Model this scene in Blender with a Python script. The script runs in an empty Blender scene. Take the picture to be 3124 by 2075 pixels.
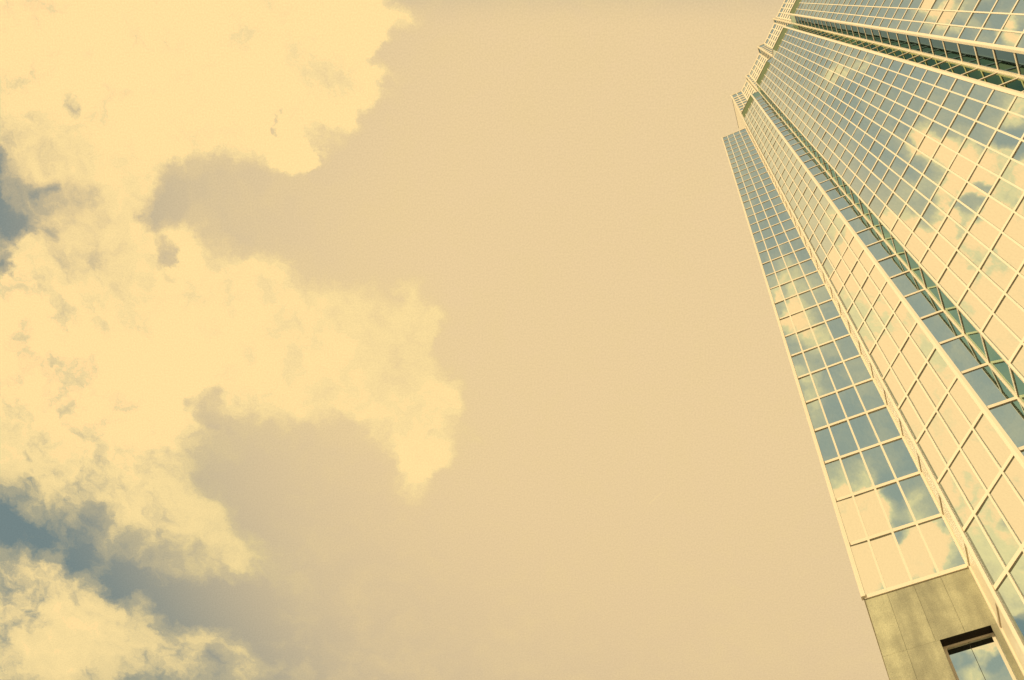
import bpy, math, random
from mathutils import Vector, Matrix
random.seed(7)
sc = bpy.context.scene
col = sc.collection

# ------------------------------------------------------------------ camera
S = 2.0                      # metres per plan unit
EYE = 1.6                    # camera height above the pavement
cd = bpy.data.cameras.new('camera')
cam = bpy.data.objects.new('camera', cd)
col.objects.link(cam)
cd.sensor_width = 36.0
cd.lens = 36.0 * 3424.6 / 3124.0
cd.clip_start = 0.1
cd.clip_end = 5000
ex = Vector((0.99007585, 0.04112355, -0.13438252))
ey = Vector((0.0, 0.95622775, 0.29262346))
ez = Vector((0.14053401, -0.28971942, 0.946738))
right = Vector((ex[0], ey[0], ez[0])); down = Vector((ex[1], ey[1], ez[1])); fwd = Vector((ex[2], ey[2], ez[2]))
cam.matrix_world = Matrix.Translation((0, 0, EYE)) @ Matrix((right, -down, -fwd)).transposed().to_4x4()
sc.camera = cam

# ------------------------------------------------------------------ sun and exposure
SUN_AZ = Vector((-0.78, -0.56, 0)).normalized()   # the sun stands behind the viewer, left of the picture
SUN_EL = math.radians(40)
sd = bpy.data.lights.new('sun', 'SUN')
sun = bpy.data.objects.new('sun', sd)
col.objects.link(sun)
sd.energy = 4.4
sd.angle = math.radians(0.53)
sd.color = (1.0, 0.80, 0.46)
to_sun = (SUN_AZ * math.cos(SUN_EL) + Vector((0, 0, math.sin(SUN_EL)))).normalized()
sun.rotation_euler = to_sun.to_track_quat('Z', 'Y').to_euler()
sc.view_settings.view_transform = 'Standard'
sc.view_settings.look = 'None'
sc.view_settings.exposure = 0.0
sc.view_settings.gamma = 1.0
sc.render.engine = 'CYCLES'
sc.cycles.max_bounces = 8
sc.cycles.glossy_bounces = 5
sc.cycles.caustics_reflective = False
sc.cycles.use_adaptive_sampling = False
sc.cycles.sample_clamp_indirect = 4.0

# ------------------------------------------------------------------ sky
def lin(r, g, b):
    f = lambda c: (c / 255 / 12.92) if c <= 10 else ((c / 255 + 0.055) / 1.055) ** 2.4
    return (f(r), f(g), f(b), 1.0)

COOL = (192, 179, 148); COOL_NORTH = (166, 166, 146); NORTH_DEEP = (160, 163, 145); DEEP = (118, 135, 133); WARM = (241, 211, 158); WARM_LOW = (228, 200, 153)
CLOUD = (255, 226, 160); CLOUD_THIN = (222, 202, 149); CLOUD_THIN_E = (234, 207, 152)
TRAIL = ((-0.0025, 0.4628, 0), (0.6884, -0.7253, 0), (0.7253, 0.6884, 0))
# heaps of cloud: place in the cloud layer, size, weight (negative = a gap)
LOBES = [
    (-0.646, 0.0261, 0.1147, 1), (-0.5346, 0.0258, 0.114, 1), (-0.4327, 0.052, 0.099, 1), (-0.3541, 0.0401, 0.0867, 1), (-0.3013, 0.025, 0.0559, 0.9), (-0.291, 0.0623, 0.049, 0.9),
    (-0.2922, 0.089, 0.0342, 0.8), (-0.3578, 0.0975, 0.0537, 0.9), (-0.4171, 0.1141, 0.0464, 0.8), (-0.4888, 0.1112, 0.0661, 0.9), (-0.5786, 0.1044, 0.0662, 0.9), (-0.6104, 0.1456, 0.0395, 0.7),
    (-0.5378, 0.1648, 0.0436, 0.8), (-0.4937, 0.1597, 0.0315, 0.7), (-0.349, 0.1427, 0.0175, 0.9), (-0.3554, 0.1249, 0.0232, 0.8), (-0.2575, 0.0138, 0.0258, 0.7), (-0.5638, 0.0903, 0.0309, 1.6),
    (-0.6049, 0.1048, 0.0194, 0.8), (-0.6321, 0.1255, 0.0176, 0.8), (-0.564, 0.0923, 0.0659, 1), (-0.6565, 0.0954, 0.0428, 1), (-0.7128, 0.341, 0.1068, 1), (-0.7179, 0.436, 0.0881, 0.9),
    (-0.7751, 0.672, 0.1194, 1), (-0.3485, 0.1347, 0.0155, 1.0), (-0.3478, 0.1506, 0.0124, 0.9), (-0.2261, 0.4312, 0.0256, 0.6), (-0.2354, 0.455, 0.0237, 0.6), (-0.2697, 0.0249, 0.0408, 0.6),
    (-0.5989, 0.0927, 0.0465, 0.8), (-0.6176, 0.1334, 0.0314, 0.5), (-0.4599, 0.2149, 0.0301, 0.8), (-0.512, 0.2101, 0.0402, 0.8), (-0.521, 0.2531, 0.0572, 0.9), (-0.5789, 0.2119, 0.0282, 0.6),
    (-0.6237, 0.2434, 0.0245, 0.6), (-0.621, 0.2918, 0.0751, 1), (-0.5459, 0.3156, 0.1008, 1), (-0.4441, 0.285, 0.0743, 1), (-0.4588, 0.3523, 0.0846, 1), (-0.3674, 0.317, 0.079, 1),
    (-0.3901, 0.2658, 0.0366, 0.8), (-0.3067, 0.3187, 0.0621, 1), (-0.2681, 0.3171, 0.0578, 1), (-0.2331, 0.277, 0.0304, 0.8), (-0.2232, 0.3022, 0.0245, 0.7), (-0.2479, 0.3557, 0.0585, 1),
    (-0.2185, 0.3809, 0.0378, 0.9), (-0.3052, 0.3809, 0.0507, 0.8), (-0.3582, 0.3837, 0.0466, 0.7), (-0.2624, 0.4058, 0.0382, 0.7), (-0.2193, 0.4171, 0.034, 0.7), (-0.2375, 0.4504, 0.0344, 0.7),
    (-0.2045, 0.4346, 0.0192, 0.6), (-0.1971, 0.3753, 0.0167, 0.7), (-0.245, 0.2564, 0.0141, 0.5), (-0.174, 0.4054, 0.0093, 0.45), (-0.6429, 0.3843, 0.0732, 0.9), (-0.5793, 0.4045, 0.0779, 0.9),
    (-0.5253, 0.4252, 0.0651, 0.85), (-0.5023, 0.4765, 0.0528, 0.8), (-0.5435, 0.5086, 0.0401, 0.7), (-0.4841, 0.5343, 0.0448, 0.9), (-0.4629, 0.5081, 0.0355, 0.8), (-0.4378, 0.5459, 0.0336, 0.8),
    (-0.42, 0.5596, 0.0225, 0.7), (-0.4544, 0.5773, 0.0317, 0.6), (-0.6108, 0.4687, 0.0397, 0.6), (-0.6652, 0.4769, 0.0399, 0.5), (-0.5782, 0.5612, 0.0204, 0.4), (-0.3914, 0.5524, 0.0134, 0.4),
    (-0.65, 0.437, 0.0525, 0.7), (-0.6139, 0.4934, 0.0534, 0.65), (-0.5796, 0.531, 0.0404, 0.6), (-0.5321, 0.5377, 0.0359, 0.5), (-0.6852, 0.6214, 0.0605, 0.9), (-0.6475, 0.6026, 0.0461, 0.9),
    (-0.6073, 0.6416, 0.0607, 1), (-0.6831, 0.6804, 0.0712, 1), (-0.6137, 0.696, 0.0666, 1), (-0.5443, 0.6575, 0.0515, 0.9), (-0.5011, 0.6697, 0.0375, 0.7), (-0.4741, 0.6409, 0.0231, 0.7),
    (-0.4469, 0.6649, 0.035, 0.75), (-0.4346, 0.6957, 0.0282, 0.7), (-0.5145, 0.7086, 0.0379, 0.6), (-0.3112, 0.1459, 0.0213, -0.7), (-0.2796, 0.1256, 0.0211, -0.8), (-0.326, 0.1542, 0.0109, -0.6),
    (-0.3788, 0.1634, 0.0157, -0.6), (-0.2486, 0.0395, 0.0097, -0.5), (-0.2544, 0.0733, 0.0083, -0.5), (-0.269, 0.0073, 0.0118, -0.8), (-0.2605, 0.1001, 0.0133, -0.5), (-0.2343, 0.0192, 0.0111, 0.45),
    (-0.3393, 0.2053, 0.0238, -0.4), (-0.4001, 0.2237, 0.016, -0.5), (-0.2129, 0.3104, 0.0102, -0.4), (-0.1997, 0.2715, 0.0121, -0.4), (-0.3514, 0.42, 0.0171, -0.4), (-0.646, 0.2074, 0.0226, -1.3),
    (-0.6338, 0.1378, 0.0236, 0.7), (-0.625, 0.2196, 0.0154, -0.9), (-0.6486, 0.2573, 0.0164, -0.9), (-0.5878, 0.1763, 0.0087, -0.6), (-0.5935, 0.2209, 0.0101, -0.5), (-0.4907, 0.1948, 0.0119, -0.9),
    (-0.4848, 0.2241, 0.0088, -0.8), (-0.4757, 0.243, 0.0073, -0.7), (-0.5045, 0.2439, 0.0101, -0.4), (-0.3621, 0.114, 0.0069, -0.9), (-0.3531, 0.1209, 0.0054, -0.6), (-0.4752, 0.06, 0.0083, -0.45),
    (-0.3322, 0.0798, 0.0053, -0.4), (-0.2993, 0.0669, 0.0053, -0.4), (-0.4714, 0.3918, 0.0094, -0.6), (-0.4384, 0.3786, 0.0127, -0.5), (-0.4456, 0.4114, 0.0077, -0.5), (-0.6485, 0.4612, 0.0154, -0.6),
    (-0.6534, 0.4615, 0.011, -0.4), (-0.4887, 0.1968, 0.0239, -0.8), (-0.4793, 0.2345, 0.0101, -0.7), (-0.4773, 0.2602, 0.009, -0.7), (-0.4845, 0.2433, 0.0162, -0.6), (-0.4654, 0.1796, 0.0277, -0.5),
    (-0.3602, 0.0085, 0.0185, -0.8), (-0.359, 0.1171, 0.0085, -0.8), (-0.4708, 0.058, 0.0095, -0.4), (-0.6015, 0.1787, 0.0119, -0.5), (-0.6941, 0.5415, 0.0299, -0.95), (-0.651, 0.5538, 0.0254, -0.8),
    (-0.6091, 0.5738, 0.025, -0.7), (-0.5628, 0.5986, 0.0312, -0.8), (-0.506, 0.6174, 0.0322, -0.9), (-0.6574, 0.4912, 0.0133, -0.4), (-0.4719, 0.6146, 0.0275, -0.6), (-0.4214, 0.515, 0.0221, -0.7),
    (-0.4554, 0.4735, 0.0197, -0.5), (-0.4566, 0.3796, 0.017, -0.5), (-0.4494, 0.4023, 0.0149, -0.5), (-0.4513, 0.5975, 0.0274, -0.7), (-0.5839, 0.5263, 0.0201, -0.5), (-0.4377, 0.6067, 0.0274, -0.5),
    (-0.4763, 0.5537, 0.0135, -0.4), (-0.5421, 0.5409, 0.0202, -0.5), (-0.6727, 0.6794, 0.0094, -0.4), (-0.542, 0.45, 0.0109, -0.3), (-0.4728, 0.6832, 0.0117, -0.4), (-0.2149, 0.4123, 0.0085, -0.4),
    (-0.1408, -0.0631, 0.0165, 1.147), (-0.1385, -0.0446, 0.0129, 0.81), (-0.1461, -0.0768, 0.0091, 0.675), (-0.1576, -0.0088, 0.0149, 0.608), (-0.225, -0.0785, 0.0167, 1.215), (-0.2456, -0.0851, 0.0224, 1.215),
    (-0.2744, -0.0899, 0.0262, 1.215), (-0.2974, -0.0991, 0.0301, 1.215), (-0.3174, -0.1105, 0.0339, 1.215), (-0.2687, -0.1326, 0.0221, 0.81), (-0.2642, -0.149, 0.0183, 1.08), (-0.2439, -0.1634, 0.0145, 0.81),
    (-0.3024, -0.0249, 0.0346, 1.08), (-0.3314, -0.0347, 0.0425, 1.35), (-0.3378, -0.0655, 0.046, 1.35), (-0.3668, -0.0755, 0.054, 1.35), (-0.2803, -0.0459, 0.0228, 0.945), (-0.277, -0.0705, 0.0151, 0.81),
    (-0.3724, -0.0225, 0.0509, 1.35), (-0.4129, -0.0333, 0.0552, 1.35), (-0.153, -0.1411, 0.0161, 1.08), (-0.1516, -0.1294, 0.0126, 0.675), (-0.1743, -0.1592, 0.0125, 0.675), (-0.2071, -0.1898, 0.0143, 1.08),
    (-0.2121, -0.1775, 0.0126, 0.81), (-0.1503, -0.1558, 0.0142, 0.81), (-0.1961, -0.16, 0.009, 0.54), (-0.296, 0.0299, 0.0273, 1.08), (-0.327, 0.0304, 0.0433, 1.35), (-0.3687, 0.0434, 0.0519, 1.35),
    (-0.4137, 0.0539, 0.0566, 1.35), (-0.4594, 0.0645, 0.0574, 1.35), (-0.5013, 0.0672, 0.0497, 1.35), (-0.4333, 0.0827, 0.045, 1.215), (-0.4842, 0.1018, 0.0374, 1.215), (-0.5261, 0.0573, 0.0373, 1.08),
    (-0.364, 0.068, 0.028, 1.08), (-0.2715, 0.0343, 0.0155, 0.675), (-0.6336, 0.1153, 0.0172, 0.54), (-0.521, 0.0911, 0.025, 0.945), (-0.3096, -0.0419, 0.0161, -1.5), (-0.2956, -0.0633, 0.0182, -1.3),
    (-0.2998, -0.0822, 0.0113, -1.0), (-0.3192, -0.0615, 0.0107, -0.9), (-0.3348, -0.0851, 0.0122, -0.9), (-0.278, -0.1132, 0.0179, -1.3), (-0.2906, -0.13, 0.0186, -1.3), (-0.3207, -0.0224, 0.0108, -0.7),
    (-0.2756, -0.0405, 0.0152, -0.8), (-0.1759, -0.181, 0.016, -0.8), (-0.1799, -0.1424, 0.0126, -0.6), (-0.1941, -0.1781, 0.0089, -0.5), (-0.3365, 0.0564, 0.0166, -1.3), (-0.287, 0.0464, 0.0176, -1.2),
    (-0.2458, 0.04, 0.0251, -1.2), (-0.3088, 0.0516, 0.0126, -0.9), (-0.3081, 0.016, 0.0097, -0.7), (-0.4049, 0.0708, 0.0121, -0.7), (-0.3761, 0.0537, 0.01, -0.4), (-0.5568, 0.0888, 0.0337, -0.8),
    (-0.5606, 0.0631, 0.0313, -1.5), (-0.5622, 0.0998, 0.0317, -1.8), (-0.6002, 0.1061, 0.0341, -1.4), (-0.5436, 0.0981, 0.0189, -0.9), (-0.6411, 0.1206, 0.0389, -1.4), (-0.6663, 0.1488, 0.035, -1.2),
    (-0.1114, -0.237, 0.0176, 0.81), (-0.1204, -0.2623, 0.0217, 0.945), (-0.1397, -0.2656, 0.0159, 0.81), (-0.1322, -0.2852, 0.0159, 0.81), (-0.1303, -0.305, 0.016, 0.81), (-0.167, -0.3207, 0.0203, 0.81),
    (-0.185, -0.3447, 0.0164, 0.675), (-0.2143, -0.4199, 0.0294, 1.282), (-0.2356, -0.4364, 0.0254, 1.215), (-0.2278, -0.4568, 0.0297, 1.215), (-0.2531, -0.4892, 0.0344, 1.215), (-0.2765, -0.505, 0.0347, 1.215),
    (-0.1825, -0.4829, 0.0231, 1.08), (-0.2155, -0.5069, 0.0256, 1.08), (-0.2018, -0.5267, 0.0298, 1.215), (-0.2424, -0.5125, 0.0215, 0.675), (-0.2374, -0.4726, 0.0213, 0.945), (-0.2291, -0.5447, 0.0259, 0.81),
    (-0.1934, -0.4037, 0.0124, 0.54), (-0.1941, -0.4526, 0.0189, -0.8), (-0.2172, -0.4799, 0.0148, -0.8), (-0.2163, -0.4934, 0.0106, -0.5), (-0.1969, -0.4187, 0.0125, -0.4), (-0.2391, -0.629, 0.0197, 1.35),
    (-0.2583, -0.6206, 0.0176, 0.81), (-0.2715, -0.653, 0.02, 1.35), (-0.2307, -0.6403, 0.0132, 0.945), (-0.2666, -0.6357, 0.0111, -0.6), (-0.2462, -0.6518, 0.0154, -0.8),
]
world = bpy.data.worlds.new('World')
sc.world = world
world.use_nodes = True
world.cycles.sampling_method = 'MANUAL'
world.cycles.sample_map_resolution = 512
nt = world.node_tree
for n in list(nt.nodes):
    nt.nodes.remove(n)
def N(t, **k):
    n = nt.nodes.new(t)
    for a, b in k.items():
        setattr(n, a, b)
    return n
def put(sock, v):
    if isinstance(v, bpy.types.NodeSocket):
        nt.links.new(v, sock)
    else:
        sock.default_value = v
def M(op, a, b=0.0, c=None, clamp=False):
    n = N('ShaderNodeMath', operation=op, use_clamp=clamp)
    put(n.inputs[0], a); put(n.inputs[1], b)
    if c is not None: put(n.inputs[2], c)
    return n.outputs[0]
def VM(op, a, b=(0, 0, 0)):
    n = N('ShaderNodeVectorMath', operation=op)
    put(n.inputs[0], a); put(n.inputs[1], b)
    return n.outputs['Value'] if op in ('DISTANCE', 'LENGTH', 'DOT_PRODUCT') else n.outputs[0]
def smooth(v, a, b, lo=0.0, hi=1.0):
    n = N('ShaderNodeMapRange', interpolation_type='SMOOTHSTEP')
    put(n.inputs['Value'], v); put(n.inputs['From Min'], a); put(n.inputs['From Max'], b)
    put(n.inputs['To Min'], lo); put(n.inputs['To Max'], hi)
    return n.outputs[0]
def mix(f, a, b):
    n = N('ShaderNodeMix', data_type='RGBA')
    put(n.inputs['Factor'], f); put(n.inputs['A'], a) if False else None
    put(n.inputs[6], a); put(n.inputs[7], b)
    return n.outputs[2]
def noise(vec, scale, detail=8.0, rough=0.55, color=False):
    n = N('ShaderNodeTexNoise')
    put(n.inputs['Vector'], vec); n.inputs['Scale'].default_value = scale
    n.inputs['Detail'].default_value = detail; n.inputs['Roughness'].default_value = rough
    return n.outputs['Color'] if color else n.outputs[0]

tc = N('ShaderNodeTexCoord')
sep = N('ShaderNodeSeparateXYZ')
nt.links.new(tc.outputs['Generated'], sep.inputs[0])
zz = M('MAXIMUM', sep.outputs[2], 0.04)
comb = N('ShaderNodeCombineXYZ')
put(comb.inputs[0], M('DIVIDE', sep.outputs[0], zz))
put(comb.inputs[1], M('DIVIDE', sep.outputs[1], zz))
P = comb.outputs[0]                       # where the direction meets a flat cloud layer one unit up

# clear sky: a warm milky haze overhead, cooler and darker away from it
d_w = VM('DISTANCE', P, (0.13, 0.27, 0))
warm = smooth(d_w, 0.33, 0.84, 1.0, 0.0)
sy = N('ShaderNodeSeparateXYZ'); nt.links.new(P, sy.inputs[0])
over = smooth(sy.outputs[1], -0.05, 0.03)
warm = M('MULTIPLY', warm, over)
low = smooth(sy.outputs[1], 0.33, 0.85)
cold = smooth(d_w, 0.53, 0.84)
cool = mix(over, lin(*COOL_NORTH), lin(*COOL))  # unseen sky made greyer here so the mirror glass reflects grey-green
sky = mix(warm, mix(cold, cool, mix(over, lin(*NORTH_DEEP), lin(*DEEP))), mix(low, lin(*WARM), lin(*WARM_LOW)))
ns = N('ShaderNodeTexSky')
ns.sky_type = 'NISHITA'
ns.sun_disc = False
ns.sun_elevation = SUN_EL
ns.sun_rotation = math.atan2(SUN_AZ.x, SUN_AZ.y)
nis = N('ShaderNodeMix', data_type='RGBA', blend_type='MULTIPLY')
nis.inputs[0].default_value = 1.0
nt.links.new(ns.outputs[0], nis.inputs[6]); nis.inputs[7].default_value = (0.10, 0.10, 0.10, 1)
sky = mix(0.06, sky, nis.outputs[2])

# clouds: soft heaps at their own places in the layer, broken up by turbulence
warp = VM('MULTIPLY', VM('SUBTRACT', noise(P, 8.0, 6.0, 0.6, True), (0.5, 0.5, 0.5)), (0.055, 0.055, 0.0))
warp2 = VM('MULTIPLY', VM('SUBTRACT', noise(P, 30.0, 6.0, 0.62, True), (0.5, 0.5, 0.5)), (0.042, 0.042, 0.0))
Q = VM('ADD', VM('ADD', P, warp), warp2)
acc = None
Qn = Q
for i, (x, y, r, w) in enumerate(LOBES):
    if i and i % 40 == 0:                # evaluate the heaps in batches, one after the other
        hold = N('ShaderNodeVectorMath', operation='MULTIPLY_ADD')
        put(hold.inputs[0], acc); hold.inputs[1].default_value = (1e-7, 1e-7, 0.0); put(hold.inputs[2], Q)
        Qn = hold.outputs[0]
    d = VM('DISTANCE', Qn, (x, y, 0.0))
    m = smooth(d, r * (1.55 if w > 0 else 1.25), 0.0, 0.0, w * (0.72 if w > 0 else 1.0))
    acc = m if acc is None else M('ADD', acc, m)
acc = M('MAXIMUM', M('MINIMUM', acc, 1.0), -0.35)
# broken cloud over the rest of the sky, outside the part modelled above
far = smooth(VM('LENGTH', P), 0.95, 1.5)
acc = M('ADD', acc, M('MULTIPLY', far, smooth(noise(P, 1.3, 6.0), 0.45, 0.6)))
turb = M('SUBTRACT', noise(Q, 9.0, 10.0, 0.66), 0.5)
turb2 = M('SUBTRACT', noise(Q, 34.0, 8.0, 0.65), 0.5)
ragged = M('MULTIPLY', smooth(sy.outputs[1], 0.33, 0.5), smooth(sy.outputs[0], -0.30, -0.42))    # the low clouds are thinner and more torn
den = M('ADD', acc, M('ADD', M('MULTIPLY', turb, smooth(ragged, 0.0, 1.0, 1.75, 2.9)), M('MULTIPLY', turb2, smooth(ragged, 0.0, 1.0, 1.55, 1.8))))
den = M('SUBTRACT', den, M('MULTIPLY', ragged, 0.07))
mask = smooth(den, 0.03, 1.0)
mask = M('MAXIMUM', mask, smooth(den, -0.30, 0.55, 0.0, 0.42))       # thin veils round the edges
thick = smooth(M('ADD', M('MULTIPLY', acc, 0.9), M('ADD', M('MULTIPLY', M('SUBTRACT', noise(Q, 4.5, 8.0, 0.62), 0.5), 1.9), M('ADD', M('MULTIPLY', turb2, 0.8), smooth(sy.outputs[1], 0.10, -0.06, 0.0, 0.3)))), smooth(ragged, 0.0, 1.0, 0.28, 0.42), smooth(ragged, 0.0, 1.0, 1.02, 1.25))
shade = mix(ragged, lin(*CLOUD_THIN_E), lin(*CLOUD_THIN))
ccol = mix(thick, shade, lin(*CLOUD))
# sunlit cloud outshines the film; red raised so its reflection in glass stays cream
gain = N('ShaderNodeCombineXYZ')
full = M('MULTIPLY', mask, thick)
put(gain.inputs[0], smooth(full, 0.8, 1.0, 1.0, 1.25)); gain.inputs[1].default_value = 1.0; gain.inputs[2].default_value = 1.0
cb = VM('MULTIPLY', ccol, gain.outputs[0])
final = mix(mask, sky, cb)
# fine noise added over sky and clouds to imitate film grain and hide banding
fine = smooth(noise(P, 620.0, 2.0, 0.6), 0.25, 0.75, 0.948, 1.052)
fs = N('ShaderNodeVectorMath', operation='SCALE'); nt.links.new(final, fs.inputs[0]); put(fs.inputs[3], fine)
final = fs.outputs[0]
# a short vapour trail
tv = VM('SUBTRACT', P, TRAIL[0])
ta = M('ABSOLUTE', VM('DOT_PRODUCT', tv, TRAIL[1]))
tb = M('ABSOLUTE', VM('DOT_PRODUCT', tv, TRAIL[2]))
tr = M('MULTIPLY', smooth(ta, 0.004, 0.0125, 0.22, 0.0), smooth(tb, 0.0002, 0.0013, 1.0, 0.0))
final = mix(tr, final, lin(*CLOUD))
bg = N('ShaderNodeBackground')
nt.links.new(final, bg.inputs[0])
bg.inputs[1].default_value = 1.0
wo = N('ShaderNodeOutputWorld')
nt.links.new(bg.outputs[0], wo.inputs[0])

# ------------------------------------------------------------------ materials
def new_mat(name):
    m = bpy.data.materials.new(name)
    m.use_nodes = True
    t = m.node_tree
    for n in list(t.nodes): t.nodes.remove(n)
    out = t.nodes.new('ShaderNodeOutputMaterial')
    return m, t, out

def glass_mat(name, face, edge, wave=0.0012):
    m, t, out = new_mat(name)
    lw = t.nodes.new('ShaderNodeLayerWeight'); lw.inputs['Blend'].default_value = 0.5
    rmp = t.nodes.new('ShaderNodeMapRange'); rmp.interpolation_type = 'SMOOTHSTEP'
    t.links.new(lw.outputs['Facing'], rmp.inputs[0])
    rmp.inputs[1].default_value = 0.55; rmp.inputs[2].default_value = 0.99
    mx = t.nodes.new('ShaderNodeMix'); mx.data_type = 'RGBA'
    t.links.new(rmp.outputs[0], mx.inputs[0])
    mx.inputs[6].default_value = face; mx.inputs[7].default_value = edge
    gl = t.nodes.new('ShaderNodeBsdfGlossy'); gl.inputs['Roughness'].default_value = 0.015
    # every sheet of glass differs a hair in tint
    oi = t.nodes.new('ShaderNodeNewGeometry')
    hv = t.nodes.new('ShaderNodeHueSaturation')
    mr = t.nodes.new('ShaderNodeMapRange'); t.links.new(oi.outputs['Random Per Island'], mr.inputs[0])
    mr.inputs[3].default_value = 0.955; mr.inputs[4].default_value = 1.0
    t.links.new(mr.outputs[0], hv.inputs['Value']); t.links.new(mx.outputs[2], hv.inputs['Color'])
    t.links.new(hv.outputs[0], gl.inputs['Color'])
    tc = t.nodes.new('ShaderNodeTexCoord')
    nz = t.nodes.new('ShaderNodeTexNoise'); nz.inputs['Scale'].default_value = 0.45; nz.inputs['Detail'].default_value = 1.5
    t.links.new(tc.outputs['Object'], nz.inputs['Vector'])
    bp = t.nodes.new('ShaderNodeBump'); bp.inputs['Strength'].default_value = 1.0; bp.inputs['Distance'].default_value = wave
    t.links.new(nz.outputs[0], bp.inputs['Height']); t.links.new(bp.outputs[0], gl.inputs['Normal'])
    df = t.nodes.new('ShaderNodeBsdfDiffuse'); df.inputs['Color'].default_value = (0.03, 0.05, 0.035, 1)
    ad = t.nodes.new('ShaderNodeMixShader'); ad.inputs[0].default_value = 0.02
    t.links.new(gl.outputs[0], ad.inputs[1]); t.links.new(df.outputs[0], ad.inputs[2])
    t.links.new(ad.outputs[0], out.inputs[0])
    return m

def paint_mat(name, c, rough=0.45, vary=0.06, scale=0.8):
    m, t, out = new_mat(name)
    b = t.nodes.new('ShaderNodeBsdfPrincipled')
    tc = t.nodes.new('ShaderNodeTexCoord')
    nz = t.nodes.new('ShaderNodeTexNoise'); nz.inputs['Scale'].default_value = scale; nz.inputs['Detail'].default_value = 6
    t.links.new(tc.outputs['Object'], nz.inputs['Vector'])
    mr = t.nodes.new('ShaderNodeMapRange'); t.links.new(nz.outputs[0], mr.inputs[0])
    mr.inputs[1].default_value = 0.3; mr.inputs[2].default_value = 0.7
    mr.inputs[3].default_value = 1 - vary; mr.inputs[4].default_value = 1 + vary
    hv = t.nodes.new('ShaderNodeHueSaturation'); hv.inputs['Color'].default_value = (*c, 1)
    t.links.new(mr.outputs[0], hv.inputs['Value'])
    t.links.new(hv.outputs[0], b.inputs['Base Color'])
    b.inputs['Roughness'].default_value = rough
    b.inputs['Specular IOR Level'].default_value = 0.08
    t.links.new(b.outputs[0], out.inputs[0])
    return m

def granite_mat():
    m, t, out = new_mat('granite')
    b = t.nodes.new('ShaderNodeBsdfPrincipled'); b.inputs['Roughness'].default_value = 0.6
    tc = t.nodes.new('ShaderNodeTexCoord')
    def nz(s, d):
        n = t.nodes.new('ShaderNodeTexNoise'); n.inputs['Scale'].default_value = s; n.inputs['Detail'].default_value = d
        n.inputs['Roughness'].default_value = 0.65
        t.links.new(tc.outputs['Object'], n.inputs['Vector']); return n.outputs[0]
    def mul(a, v0, v1, f0=0.3, f1=0.7):
        r = t.nodes.new('ShaderNodeMapRange'); t.links.new(a, r.inputs[0])
        r.inputs[1].default_value = f0; r.inputs[2].default_value = f1; r.inputs[3].default_value = v0; r.inputs[4].default_value = v1
        return r.outputs[0]
    geo = t.nodes.new('ShaderNodeNewGeometry')
    g = mul(nz(26.0, 6), 0.72, 1.28)
    s = mul(nz(1.1, 5), 0.84, 1.16)
    fl = mul(nz(90.0, 3), 0.8, 1.2, 0.35, 0.65)
    isl = mul(geo.outputs['Random Per Island'], 0.74, 1.12, 0, 1)
    def mm(a, b_):
        n = t.nodes.new('ShaderNodeMath'); n.operation = 'MULTIPLY'; t.links.new(a, n.inputs[0]); t.links.new(b_, n.inputs[1]); return n.outputs[0]
    mp = t.nodes.new('ShaderNodeMapping'); mp.inputs['Scale'].default_value = (1.0, 1.0, 0.12)
    t.links.new(tc.outputs['Object'], mp.inputs['Vector'])
    ns_ = t.nodes.new('ShaderNodeTexNoise'); ns_.inputs['Scale'].default_value = 1.6; ns_.inputs['Detail'].default_value = 4
    t.links.new(mp.outputs[0], ns_.inputs['Vector'])
    st = mul(ns_.outputs[0], 0.72, 1.22, 0.35, 0.65)  # upright streaks in the stone colour stand in for bands of reflected light
    v = mm(mm(mm(g, s), mm(fl, isl)), st)
    hv = t.nodes.new('ShaderNodeHueSaturation'); hv.inputs['Color'].default_value = (0.325, 0.31, 0.19, 1)
    t.links.new(v, hv.inputs['Value']); t.links.new(hv.outputs[0], b.inputs['Base Color'])
    bp = t.nodes.new('ShaderNodeBump'); bp.inputs['Strength'].default_value = 0.25; bp.inputs['Distance'].default_value = 0.004
    t.links.new(g, bp.inputs['Height']); t.links.new(bp.outputs[0], b.inputs['Normal'])
    t.links.new(b.outputs[0], out.inputs[0])
    return m

G_MAIN = glass_mat('mirror_glass', (0.82, 0.975, 0.975, 1), (0.88, 0.985, 0.98, 1))
G_BLUE = glass_mat('glass_dim_blue_reflection', (0.075, 0.16, 0.27, 1), (0.2, 0.33, 0.42, 1))  # same glazing; the dark blue tint paints in a darker reflection
G_DARK = glass_mat('glass_dim_green_reflection', (0.42, 0.62, 0.50, 1), (0.6, 0.78, 0.66, 1))  # same glazing; the dim green of the folds' reflections is put into the tint
G_GREEN = glass_mat('glass_green_reflection', (0.48, 0.66, 0.36, 1), (0.65, 0.78, 0.5, 1))  # tint carries the green dimming of light bounced between the fold faces
FRAME = paint_mat('cream_aluminium', (0.79, 0.70, 0.55), 0.42, 0.03, 0.15)
PANEL = paint_mat('cream_cladding', (0.79, 0.70, 0.55), 0.5, 0.015, 0.2)
LOUVRE = paint_mat('olive_louvre', (0.085, 0.125, 0.045), 0.6, 0.14, 0.5)
DARK = paint_mat('dark_joint_shade', (0.035, 0.03, 0.025), 0.7)  # open joints, and the painted shade under the window lintel
ROOF = paint_mat('roof_gravel', (0.3, 0.29, 0.26), 0.9, 0.2, 3.0)
PAVE = paint_mat('pavement_stone', (0.34, 0.32, 0.28), 0.8, 0.15, 0.6)
GRAN = granite_mat()

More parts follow.
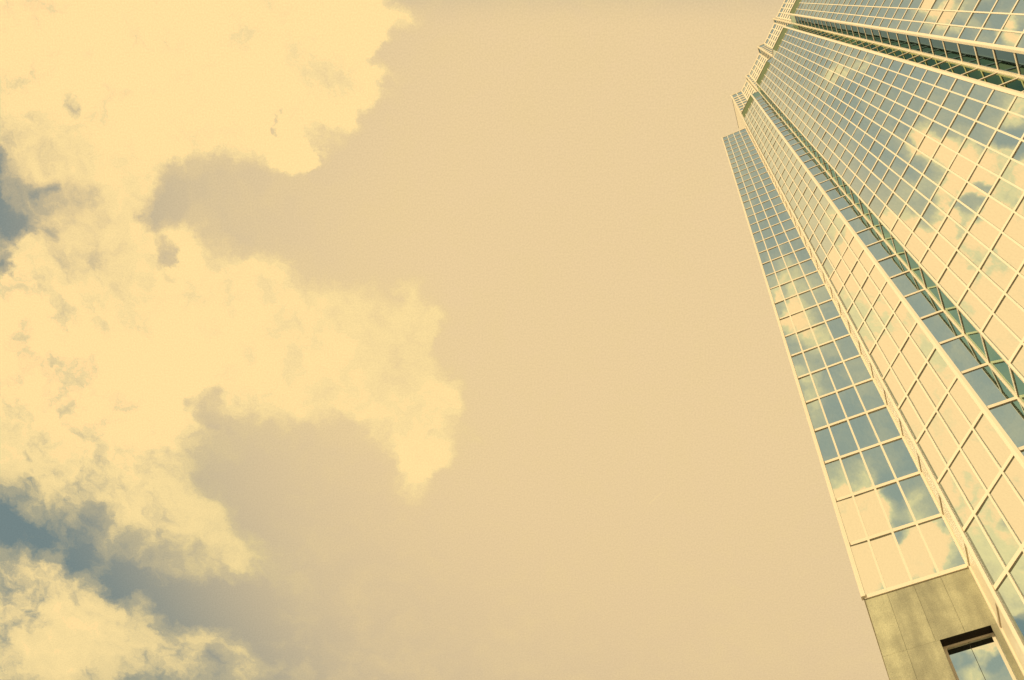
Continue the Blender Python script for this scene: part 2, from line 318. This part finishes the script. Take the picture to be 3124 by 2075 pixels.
# ------------------------------------------------------------------ geometry helpers
class MB:
    def __init__(self): self.v = []; self.f = []
    def quad(self, a, b, c, d):
        n = len(self.v); self.v += [tuple(a), tuple(b), tuple(c), tuple(d)]; self.f.append((n, n + 1, n + 2, n + 3))
    def poly(self, pts):
        n = len(self.v); self.v += [tuple(p) for p in pts]; self.f.append(tuple(range(n, n + len(pts))))
    def hexa(self, b, t):
        """b, t: four bottom and four top corners, counter-clockwise seen from above"""
        n = len(self.v); self.v += [tuple(p) for p in b] + [tuple(p) for p in t]
        for q in ((3, 2, 1, 0), (4, 5, 6, 7), (0, 1, 5, 4), (1, 2, 6, 5), (2, 3, 7, 6), (3, 0, 4, 7)):
            self.f.append(tuple(n + i for i in q))
    def build(self, name, mat, parent=None, **props):
        me = bpy.data.meshes.new(name)
        me.from_pydata(self.v, [], self.f); me.update()
        o = bpy.data.objects.new(name, me); col.objects.link(o)
        me.materials.append(mat)
        if parent: o.parent = parent
        for k, val in props.items(): o[k] = val
        return o

def Z(H): return EYE + S * H
V2 = lambda x, y: Vector((x, y))
uA = V2(0.91111834, -0.41214484); uB = V2(0.4002544, -0.91640407); uC = V2(0.34688861, 0.93790633)
nA = V2(-0.41214484, -0.91111834); nB = V2(-0.91640407, -0.4002544); nC = V2(-0.93790633, 0.34688861)

class Wall:
    """a vertical plane through plan point p along unit u with outward normal n; s along it and d outward in metres"""
    def __init__(self, p, u, n):
        self.p = p * S; self.u = u.normalized(); self.n = n.normalized()
    def at(self, s, z, d=0.0):
        q = self.p + self.u * s + self.n * d
        return (q.x, q.y, z)
    def box(self, mb, s0, s1, z0, z1, d0, d1):
        c = [(s0, d0), (s1, d0), (s1, d1), (s0, d1)]
        # keep counter-clockwise from above whatever the handedness of (u, n)
        if self.u.x * self.n.y - self.u.y * self.n.x < 0: c = c[::-1]
        mb.hexa([self.at(s, z0, d) for s, d in c], [self.at(s, z1, d) for s, d in c])
    def pane(self, mb, s0, s1, z0, z1, d=0.0, tilt=0.0):
        e = [random.uniform(-tilt, tilt) for _ in range(3)]
        k = [d + e[0], d + e[1], d + e[1] + e[2] - e[0], d + e[2]]
        q = [self.at(s0, z0, k[0]), self.at(s1, z0, k[1]), self.at(s1, z1, k[2]), self.at(s0, z1, k[3])]
        if self.u.x * self.n.y - self.u.y * self.n.x > 0: q = q[::-1]
        mb.quad(*q)
        return q

def row(n): return 21.83 + 2.15 * n
ROWS = [row(n) for n in range(-10, 34)]          # floor lines, in plan units above the eye
TOP = row(33); GREEN = 97.0; CORE = 116.0

def project(p):
    d = Vector(p) - Vector((0, 0, EYE)); w = d.dot(fwd)
    if w <= 0.1: return None
    return (1562 + 3424.6 * d.dot(right) / w, 1037.5 + 3424.6 * d.dot(down) / w)
def seen_area(q):
    a = [project(p) for p in q]
    if None in a: return 0.0
    ar = 0.5 * abs(sum(a[i][0] * a[(i + 1) % 4][1] - a[(i + 1) % 4][0] * a[i][1] for i in range(4)))
    hit = 0
    for i in range(5):
        for j in range(5):
            u, v = (i + .5) / 5, (j + .5) / 5
            x = (1-u)*(1-v)*a[0][0] + u*(1-v)*a[1][0] + u*v*a[2][0] + (1-u)*v*a[3][0]
            y = (1-u)*(1-v)*a[0][1] + u*(1-v)*a[1][1] + u*v*a[2][1] + (1-u)*v*a[3][1]
            hit += 0 <= x <= 3124 and 0 <= y <= 2075
    return ar * hit / 25

# ------------------------------------------------------------------ the tower
tower = bpy.data.objects.new('skyscraper', None)
col.objects.link(tower)
tower['label'] = 'tall mirror-glass skyscraper with cream mullions and a stepped top, rising on the right'
tower['category'] = 'skyscraper'

panes = []                                        # every sheet of glass: (wall, quad, facade part, material)
FIN_W, FIN_D, TR_H, TR_D = 0.090, 0.044, 0.27, 0.040

def ribbed(wall, s0, s1, rows, h, d, back=-0.06):
    prof = []
    for H in rows:
        prof += [(back, Z(H) - h / 2), (d, Z(H) - h / 2), (d, Z(H) + h / 2), (back, Z(H) + h / 2)]
    mb = MB()
    flip = wall.u.x * wall.n.y - wall.u.y * wall.n.x > 0
    mb.v = [wall.at(s, z, k) for k, z in prof for s in (s0, s1)]
    for i in range(len(prof) - 1):
        q = (2 * i, 2 * i + 1, 2 * i + 3, 2 * i + 2)
        mb.f.append(q[::-1] if flip else q)
    return mb

def facade(wall, edges, rows, mat, name='glass_facade', fin_top=None, fin_bottom=None, fins=True, tr_h=TR_H, tr_d=TR_D, fin_w=FIN_W, fin_d=FIN_D, tilt=0.009):
    """edges: bay lines in metres along the wall; rows: floor lines in plan units"""
    # one folded sheet: the backing behind the glass with the floor transoms standing out of it
    part = ribbed(wall, edges[0], edges[-1], rows, tr_h, tr_d).build(name, FRAME, tower)
    if fins:
        for s in edges[1:-1]:
            fb = MB()
            wall.box(fb, s - fin_w / 2, s + fin_w / 2, Z(fin_bottom if fin_bottom is not None else rows[0]), Z(fin_top if fin_top is not None else rows[-1]), -0.05, fin_d)
            fb.build('upright_fin', FRAME, part)
    for a, b in zip(edges[:-1], edges[1:]):
        for h0, h1 in zip(rows[:-1], rows[1:]):
            m = MB()
            q = wall.pane(m, a + 0.01, b - 0.01, Z(h0), Z(h1), 0.0, tilt)
            panes.append((seen_area(q), q, part, mat))
    return part

def trim(p, dirs, z0, z1, w, d, name='corner_trim', mat=FRAME):
    """an upright strip wrapped round a corner at plan point p; dirs: (u, n) of the walls that meet there, u pointing along the wall away from the corner"""
    mb = MB()
    for u, n in dirs:
        Wall(p, u, n).box(mb, 0.0, w, z0, z1, -0.06, d)
    if len(dirs) == 2:
        # close the mitre between the two strips with a four-sided post
        (u0, n0), (u1, n1) = dirs
        q = p * S
        t = (n0 + n1); k = d / (t.normalized().dot(n0)) if t.length > 0 else d
        c = [q, q + n0 * (d + .002), q + t.normalized() * k, q + n1 * (d + .002)]
        ar = sum(c[i].x * c[(i + 1) % 4].y - c[(i + 1) % 4].x * c[i].y for i in range(4))
        if ar < 0: c = c[::-1]
        mb.hexa([(v.x, v.y, z0 - .001) for v in c], [(v.x, v.y, z1 + .001) for v in c])
    return mb.build(name, mat, tower)

P2 = V2(5.5758, 9.4167); P1 = V2(5.7663, 10.0883); P3 = V2(6.2950, 7.7700); P4 = V2(6.8962, 7.4981)
P5 = V2(6.6425, 6.8120); P6 = V2(8.5876, 2.3585); P7 = V2(9.2066, 2.0785); P8 = V2(8.9407, 1.3595)
P0 = P1 - uA * 1.985
P9 = P8 + uB * 4.45
NORTH = -10

z_ground = 0.0
# --- the low wing on the left: four bays of glass over a granite base
wA1 = Wall(P1, -uA, nA)
e = [0.0, 0.555 * S, 1.06 * S, 1.564 * S, 1.985 * S]
wing = facade(wA1, e, [row(n) for n in range(-1, 34)], G_MAIN, fin_top=TOP + .15, fin_bottom=row(-1) - .02)
wL = Wall(P0, uC, nC)
eL = [i * 0.5 * S for i in range(9)]
wing_side = facade(wL, eL, [row(n) for n in range(-1, 34)], G_MAIN, fin_top=TOP + .15)
trim(P0, [(uA, nA), (uC, nC)], Z(row(-1)) - .04, Z(TOP) + .5, 0.07, 0.11)
cp = MB(); wA1.box(cp, 0.05, 1.985 * S + .1, Z(TOP) + .16, Z(TOP) + .5, -.3, .02)
cp.build('wing_coping', FRAME, tower)

# granite base of the wing, with one recessed window
gr = MB()
HJ = 17.675                                        # joint line, which is also the head of the window
zj = Z(HJ); zt = Z(row(-1)) - .16; w0, w1 = 0.133 * S, 0.992 * S
g = 0.004
cols = [0.0, 0.555 * S, 1.06 * S, 1.564 * S, 1.985 * S]
def slab(s0, s1, z0, z1): wA1.box(gr, s0 + g, s1 - g, z0 + g, z1 - g, -0.30, -0.005)
for a, b in zip(cols[:-1], cols[1:]): slab(a, b, zj, zt)
zs = Z(13.4)
slab(0.0, w0, zs, zj)
slab(w1, cols[3], zs, zj); slab(cols[3], cols[4], zs, zj)
for k in range(6):
    za, zb = z_ground + (zs - z_ground) * k / 6, z_ground + (zs - z_ground) * (k + 1) / 6
    for a, b in zip(cols[:-1], cols[1:]): slab(a, b, za, zb)
for a, b in zip(eL[:-1], eL[1:]):
    wL.box(gr, a + g + (0.31 if a == 0 else 0), b - g, z_ground, zt, -0.30, -0.005)
base = gr.build('granite_base', GRAN, tower, label='olive granite base below the glass of the low wing')
bk = MB()
wA1.box(bk, 0.0, cols[-1] - .3, z_ground, zs, -0.5, -0.295); wA1.box(bk, 0, w0, zs, zj, -.5, -.295)
wA1.box(bk, w1, cols[-1] - .3, zs, zj, -.5, -.295); wA1.box(bk, 0, cols[-1] - .3, zj, zt, -.5, -.295)
bk.build('joint_backing', DARK, base)
wf = MB()
zt2 = zj - 0.002; fw = 0.10
FD0, FD1 = -0.42, -0.29
wA1.box(wf, w0, w1, zt2 - .11, zt2, FD0, FD1)
wA1.box(wf, w0, w0 + fw, zs + .1, zt2 - .11, FD0, FD1); wA1.box(wf, w1 - fw, w1, zs + .1, zt2 - .11, FD0, FD1)
wA1.box(wf, w0, w1, zs, zs + .1, FD0, FD1)
win = wf.build('window', FRAME, base, label='deep-set two-pane window in the granite base')
hd = MB(); wA1.box(hd, w0 + .001, w1 - .001, zj - .004, zj + .004, -0.29, -0.012)
hd.build('window_head_shade', DARK, base)  # thin dark sheet painting the shade on the underside of the lintel
gm = 0.566 * S
gp = MB(); wA1.pane(gp, w0 + fw - .02, gm - .008, zs, zt2, -.335, .003); wA1.pane(gp, gm + .008, w1 - fw + .02, zs, zt2, -.335, .003)
panes_fixed = gp.build('window_glass', G_MAIN, base)
mg = MB(); wA1.box(mg, gm - .009, gm + .009, zs, zt2, -.36, -.328)
mg.build('window_joint', DARK, base)

# --- the cream flank between the wing and the first bay, which goes on up behind the wing roof
uC1 = (P1 - P2).normalized(); nC1 = V2(-uC1.y, uC1.x)
if nC1.x > 0: nC1 = -nC1
wC1 = Wall(P2, uC1, nC1)
L1 = (P1 - P2).length * S
fl = MB()
rr = [row(n) for n in range(-10, 44)]
for h0, h1 in zip(rr[:-1], rr[1:]):
    e1_ = L1 if h0 < TOP - .1 else 3.3 * S
    wC1.box(fl, 0.0, e1_ - (0.0 if h0 > TOP - .1 else .001), Z(h0) + .015, Z(h1) - .015, -0.2, 0.0)
flank = fl.build('cream_flank', PANEL, tower, label='cream side wall between the low wing and the taller part')
fj = MB(); wC1.box(fj, 0.0, L1 - .01, z_ground, Z(CORE) - .1, -0.25, -0.03); wC1.box(fj, L1, 3.3 * S - .05, Z(TOP), Z(CORE) - .1, -.25, -.03)
fj.build('joint_backing', DARK, flank)
for h in rr[:-1]:
    if h < TOP:
        tt = MB(); wC1.box(tt, 0.12, L1 - .12, Z(h) - .15, Z(h) + .15, -0.02, .05); tt.build('floor_band', FRAME, flank)

# --- glass bays
bay = 0.47
eB1 = [S * x for x in (0.03, 0.44, 0.913, 1.383, 1.81)]
wB1 = Wall(P3, -uB, nB)
facade(wB1, eB1, ROWS, G_MAIN, fin_top=93.4, fin_bottom=ROWS[0])
wA2 = Wall(P3, uA, nA); lA2 = (P4 - P3).length * S
facade(wA2, [0.06, lA2 - .06], ROWS, G_MAIN, fins=False)
wC2 = Wall(P5, (P4 - P5).normalized(), nC); lC2 = (P5 - P4).length * S
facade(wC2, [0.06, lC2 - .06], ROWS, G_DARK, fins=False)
wB2 = Wall(P5, uB, nB); lB2 = (P6 - P5).length * S
eB2 = [S * x for x in (0.03, 0.473, 0.95, 1.443, 1.91, 2.42, 2.911, 3.402, 3.878, 4.386, 4.83)]
facade(wB2, eB2, ROWS, G_MAIN, fin_top=93.4, fin_bottom=ROWS[0])
wA3 = Wall(P6, (P7 - P6).normalized(), nA); lA3 = (P7 - P6).length * S
facade(wA3, [0.06, lA3 - .06], ROWS, G_GREEN, fins=False)
wC3 = Wall(P8, (P7 - P8).normalized(), nC); lC3 = (P8 - P7).length * S
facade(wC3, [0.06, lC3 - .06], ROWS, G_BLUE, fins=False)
wB3 = Wall(P8, uB, nB)
eB3 = [S * x for x in (0.03, 0.472, 0.965, 1.45, 1.94, 2.42, 2.91, 3.40, 3.88, 4.40)]
facade(wB3, eB3, ROWS, G_MAIN, fin_top=93.4, fin_bottom=ROWS[0])

# corner strips
trim(P2, [(-(-uB) * -1, nB), (uC1, nC1)] if False else [(uB, nB), (uC1, nC1)], z_ground, Z(CORE), 0.10, 0.11)
trim(P1, [(-uA, nA)], Z(row(-1)) - .16, Z(TOP) + .15, 0.09, 0.11)
trim(P1, [(-uC1, nC1)], z_ground, Z(TOP) + .15, 0.10, 0.06)
trim(P3, [(-uB, nB), (uA, nA)], z_ground, Z(GREEN) + .3, 0.10, 0.10)
trim(P4, [(-uA, nA), ((P5 - P4).normalized(), nC)], z_ground, Z(CORE), 0.09, 0.05)
trim(P5, [((P4 - P5).normalized(), nC), (uB, nB)], z_ground, Z(GREEN) + .3, 0.07, 0.05)
trim(P6, [(-uB, nB), ((P7 - P6).normalized(), nA)], z_ground, Z(GREEN) + .3, 0.12, 0.10)
trim(P7, [((P6 - P7).normalized(), nA), ((P8 - P7).normalized(), nC)], z_ground, Z(CORE), 0.16, 0.08)
trim(P8, [((P7 - P8).normalized(), nC), (uB, nB)], z_ground, Z(GREEN) + .3, 0.12, 0.10)

# olive louvre band that closes each bay at the top, with a cream coping
def band(wall, s0, s1):
    b = MB()
    wall.box(b, s0, s1, Z(TOP) + .16, Z(GREEN), -0.25, -0.02)
    o = b.build('louvre_band', LOUVRE, tower)
    c = MB(); wall.box(c, s0, s1, Z(GREEN) + .001, Z(GREEN) + .32, -0.27, 0.06)
    c.build('coping', FRAME, o)
    return o
band(wB1, 0.03 * S, 1.81 * S)
band(wB2, 2.93 * S, 4.83 * S); band(wB2, 0.03 * S, 1.89 * S)
band(wB3, 0.03 * S, 4.4 * S)
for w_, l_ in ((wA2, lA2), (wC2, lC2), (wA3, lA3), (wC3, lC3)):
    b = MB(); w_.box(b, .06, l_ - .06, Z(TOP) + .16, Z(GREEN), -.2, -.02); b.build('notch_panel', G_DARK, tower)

# --- the core that rises behind the bays: folded walls with bays of their own
def cross(p, u, q, v):
    d = u.x * v.y - u.y * v.x
    t = ((q.x - p.x) * v.y - (q.y - p.y) * v.x) / d
    return p + u * t
REC = 0.75
PA = P5 + uB * 2.42 - nB * 0.27                    # the fold in the middle of the long facade
cores = [P2, P4, PA, P7]
core_pts = [P2]
for i, (a, b) in enumerate(zip(cores[:-1], cores[1:])):
    base_p = [P3, P5, P5][i]
    q = base_p - nB * REC
    c0 = cross(a, uA, q, uB); c1 = cross(b, uC, q, uB)
    core_pts += [c0, c1, b]
q8 = P8 - nB * REC
c0 = cross(P7, uA, q8, uB); c1 = q8 + uB * 4.0
core_pts += [c0, c1]
core_rows = [row(n) for n in range(33, 43)] + [CORE - .1]
def core_wall(a, b, n, mat):
    u = (b - a); L = u.length * S
    w = Wall(a, u.normalized(), n)
    k = max(1, round(L / (0.485 * S)))
    ed = [0.08 + (L - .16) * i / k for i in range(k + 1)]
    part = ribbed(w, ed[0], ed[-1], core_rows, 2.3 if n == nB else 1.5, .04).build('crown_wall', FRAME, tower)
    for s in ed:
        fb = MB(); w.box(fb, s - .085, s + .085, Z(TOP), Z(CORE), -.045, .09); fb.build('upright_fin', FRAME, part)
    for x0, x1 in zip(ed[:-1], ed[1:]):
        for h0, h1 in zip(core_rows[:-1], core_rows[1:]):
            m = MB(); qd = w.pane(m, x0, x1, Z(h0), Z(h1), 0.0, .003)
            panes.append((0.0, qd, part, mat))
    c = MB(); w.box(c, 0.0, L, Z(CORE) - .05, Z(CORE) + .3, -.2, .06); c.build('coping', FRAME, part)
seq = core_pts
for a, b in zip(seq[:-1], seq[1:]):
    d = (b - a).normalized()
    if abs(d.dot(uA)) > .99: core_wall(a, b, nA, G_MAIN)
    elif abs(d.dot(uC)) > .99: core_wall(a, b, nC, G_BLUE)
    else: core_wall(a, b, nB, G_MAIN)
trim(PA, [(uA, nA), (uC, nC)], Z(TOP), Z(CORE), 0.14, 0.08)

# the parapet folds in to meet that corner
for a_, n_ in ((P5 + uB * 1.90, nA), (P5 + uB * 2.93, nC)):
    d_ = PA - a_
    w_ = Wall(a_, d_.normalized(), n_)
    b = MB(); w_.box(b, 0.02, d_.length * S - .02, Z(TOP) - .2, Z(GREEN), -.2, -.01); o_ = b.build('notch_panel', G_MAIN, tower)
    b = MB(); w_.box(b, 0.02, d_.length * S - .02, Z(GREEN) + .001, Z(GREEN) + .3, -.2, .05); b.build('coping', FRAME, o_)

# --- roofs and the walls at the back
W = P0 + uC * 4.0
back = 7.0
R9 = P9 + uA * back
RW = W + uA * (back + 2.0)
rf = MB()
def flat(pts, H): rf.poly([(p.x * S, p.y * S, Z(H)) for p in pts])
flat([P0, P1, P1 + uC1 * 3.0, W][::1], TOP + .05)
flat([P2, P3, P4], GREEN - .3)
flat([P4, P5, P5 + uB * 1.90, PA, P5 + uB * 2.93, P6, P7, P7 + uA * 2, P4 + uA * 2], GREEN - .3)
flat([P7, P8, P9, P9 + uA * 2, P7 + uA * 2], GREEN - .3)
flat(core_pts + [c1 + uA * back, RW, P2 + uC1 * 3.3], CORE - .3)
rf.build('roof', ROOF, tower)
rw = MB()
def plain(a, b, H, h0=-0.8): rw.quad((a.x * S, a.y * S, Z(h0)), (b.x * S, b.y * S, Z(h0)), (b.x * S, b.y * S, Z(H)), (a.x * S, a.y * S, Z(H)))
plain(P9, R9, GREEN); plain(R9, RW, CORE); plain(RW, W, TOP); plain(c1, c1 + uA * back, CORE)
plain(P2 + uC1 * 3.3, RW, CORE)
rw.build('rear_wall', PANEL, tower)

# --- glass: the hundred sheets that show largest are windows of their own, the rest one mesh
panes.sort(key=lambda t: -t[0])
rest = {}
for i, (a, q, part, mat) in enumerate(panes):
    if i < 99 and a > 0:
        m = MB(); m.quad(*q); m.build('window', mat, part)
    else:
        rest.setdefault(mat.name, (mat, MB()))[1].quad(*q)
allr = MB(); me = bpy.data.meshes.new('window_glazing')
vs, fs, mi = [], [], []
mats = []
for name, (mat, mb) in rest.items():
    k = len(vs); vs += mb.v; fs += [tuple(k + i for i in f) for f in mb.f]; mi += [len(mats)] * len(mb.f); mats.append(mat)
me.from_pydata(vs, [], fs)
for mt in mats: me.materials.append(mt)
me.polygons.foreach_set('material_index', mi); me.update()
o = bpy.data.objects.new('window_glazing', me); col.objects.link(o); o.parent = tower; o['kind'] = 'stuff'

# ------------------------------------------------------------------ ground
gb = MB(); R = 1500
gb.quad((-R, -R, 0), (R, -R, 0), (R, R, 0), (-R, R, 0))
gnd = gb.build('ground', PAVE); gnd['kind'] = 'structure'
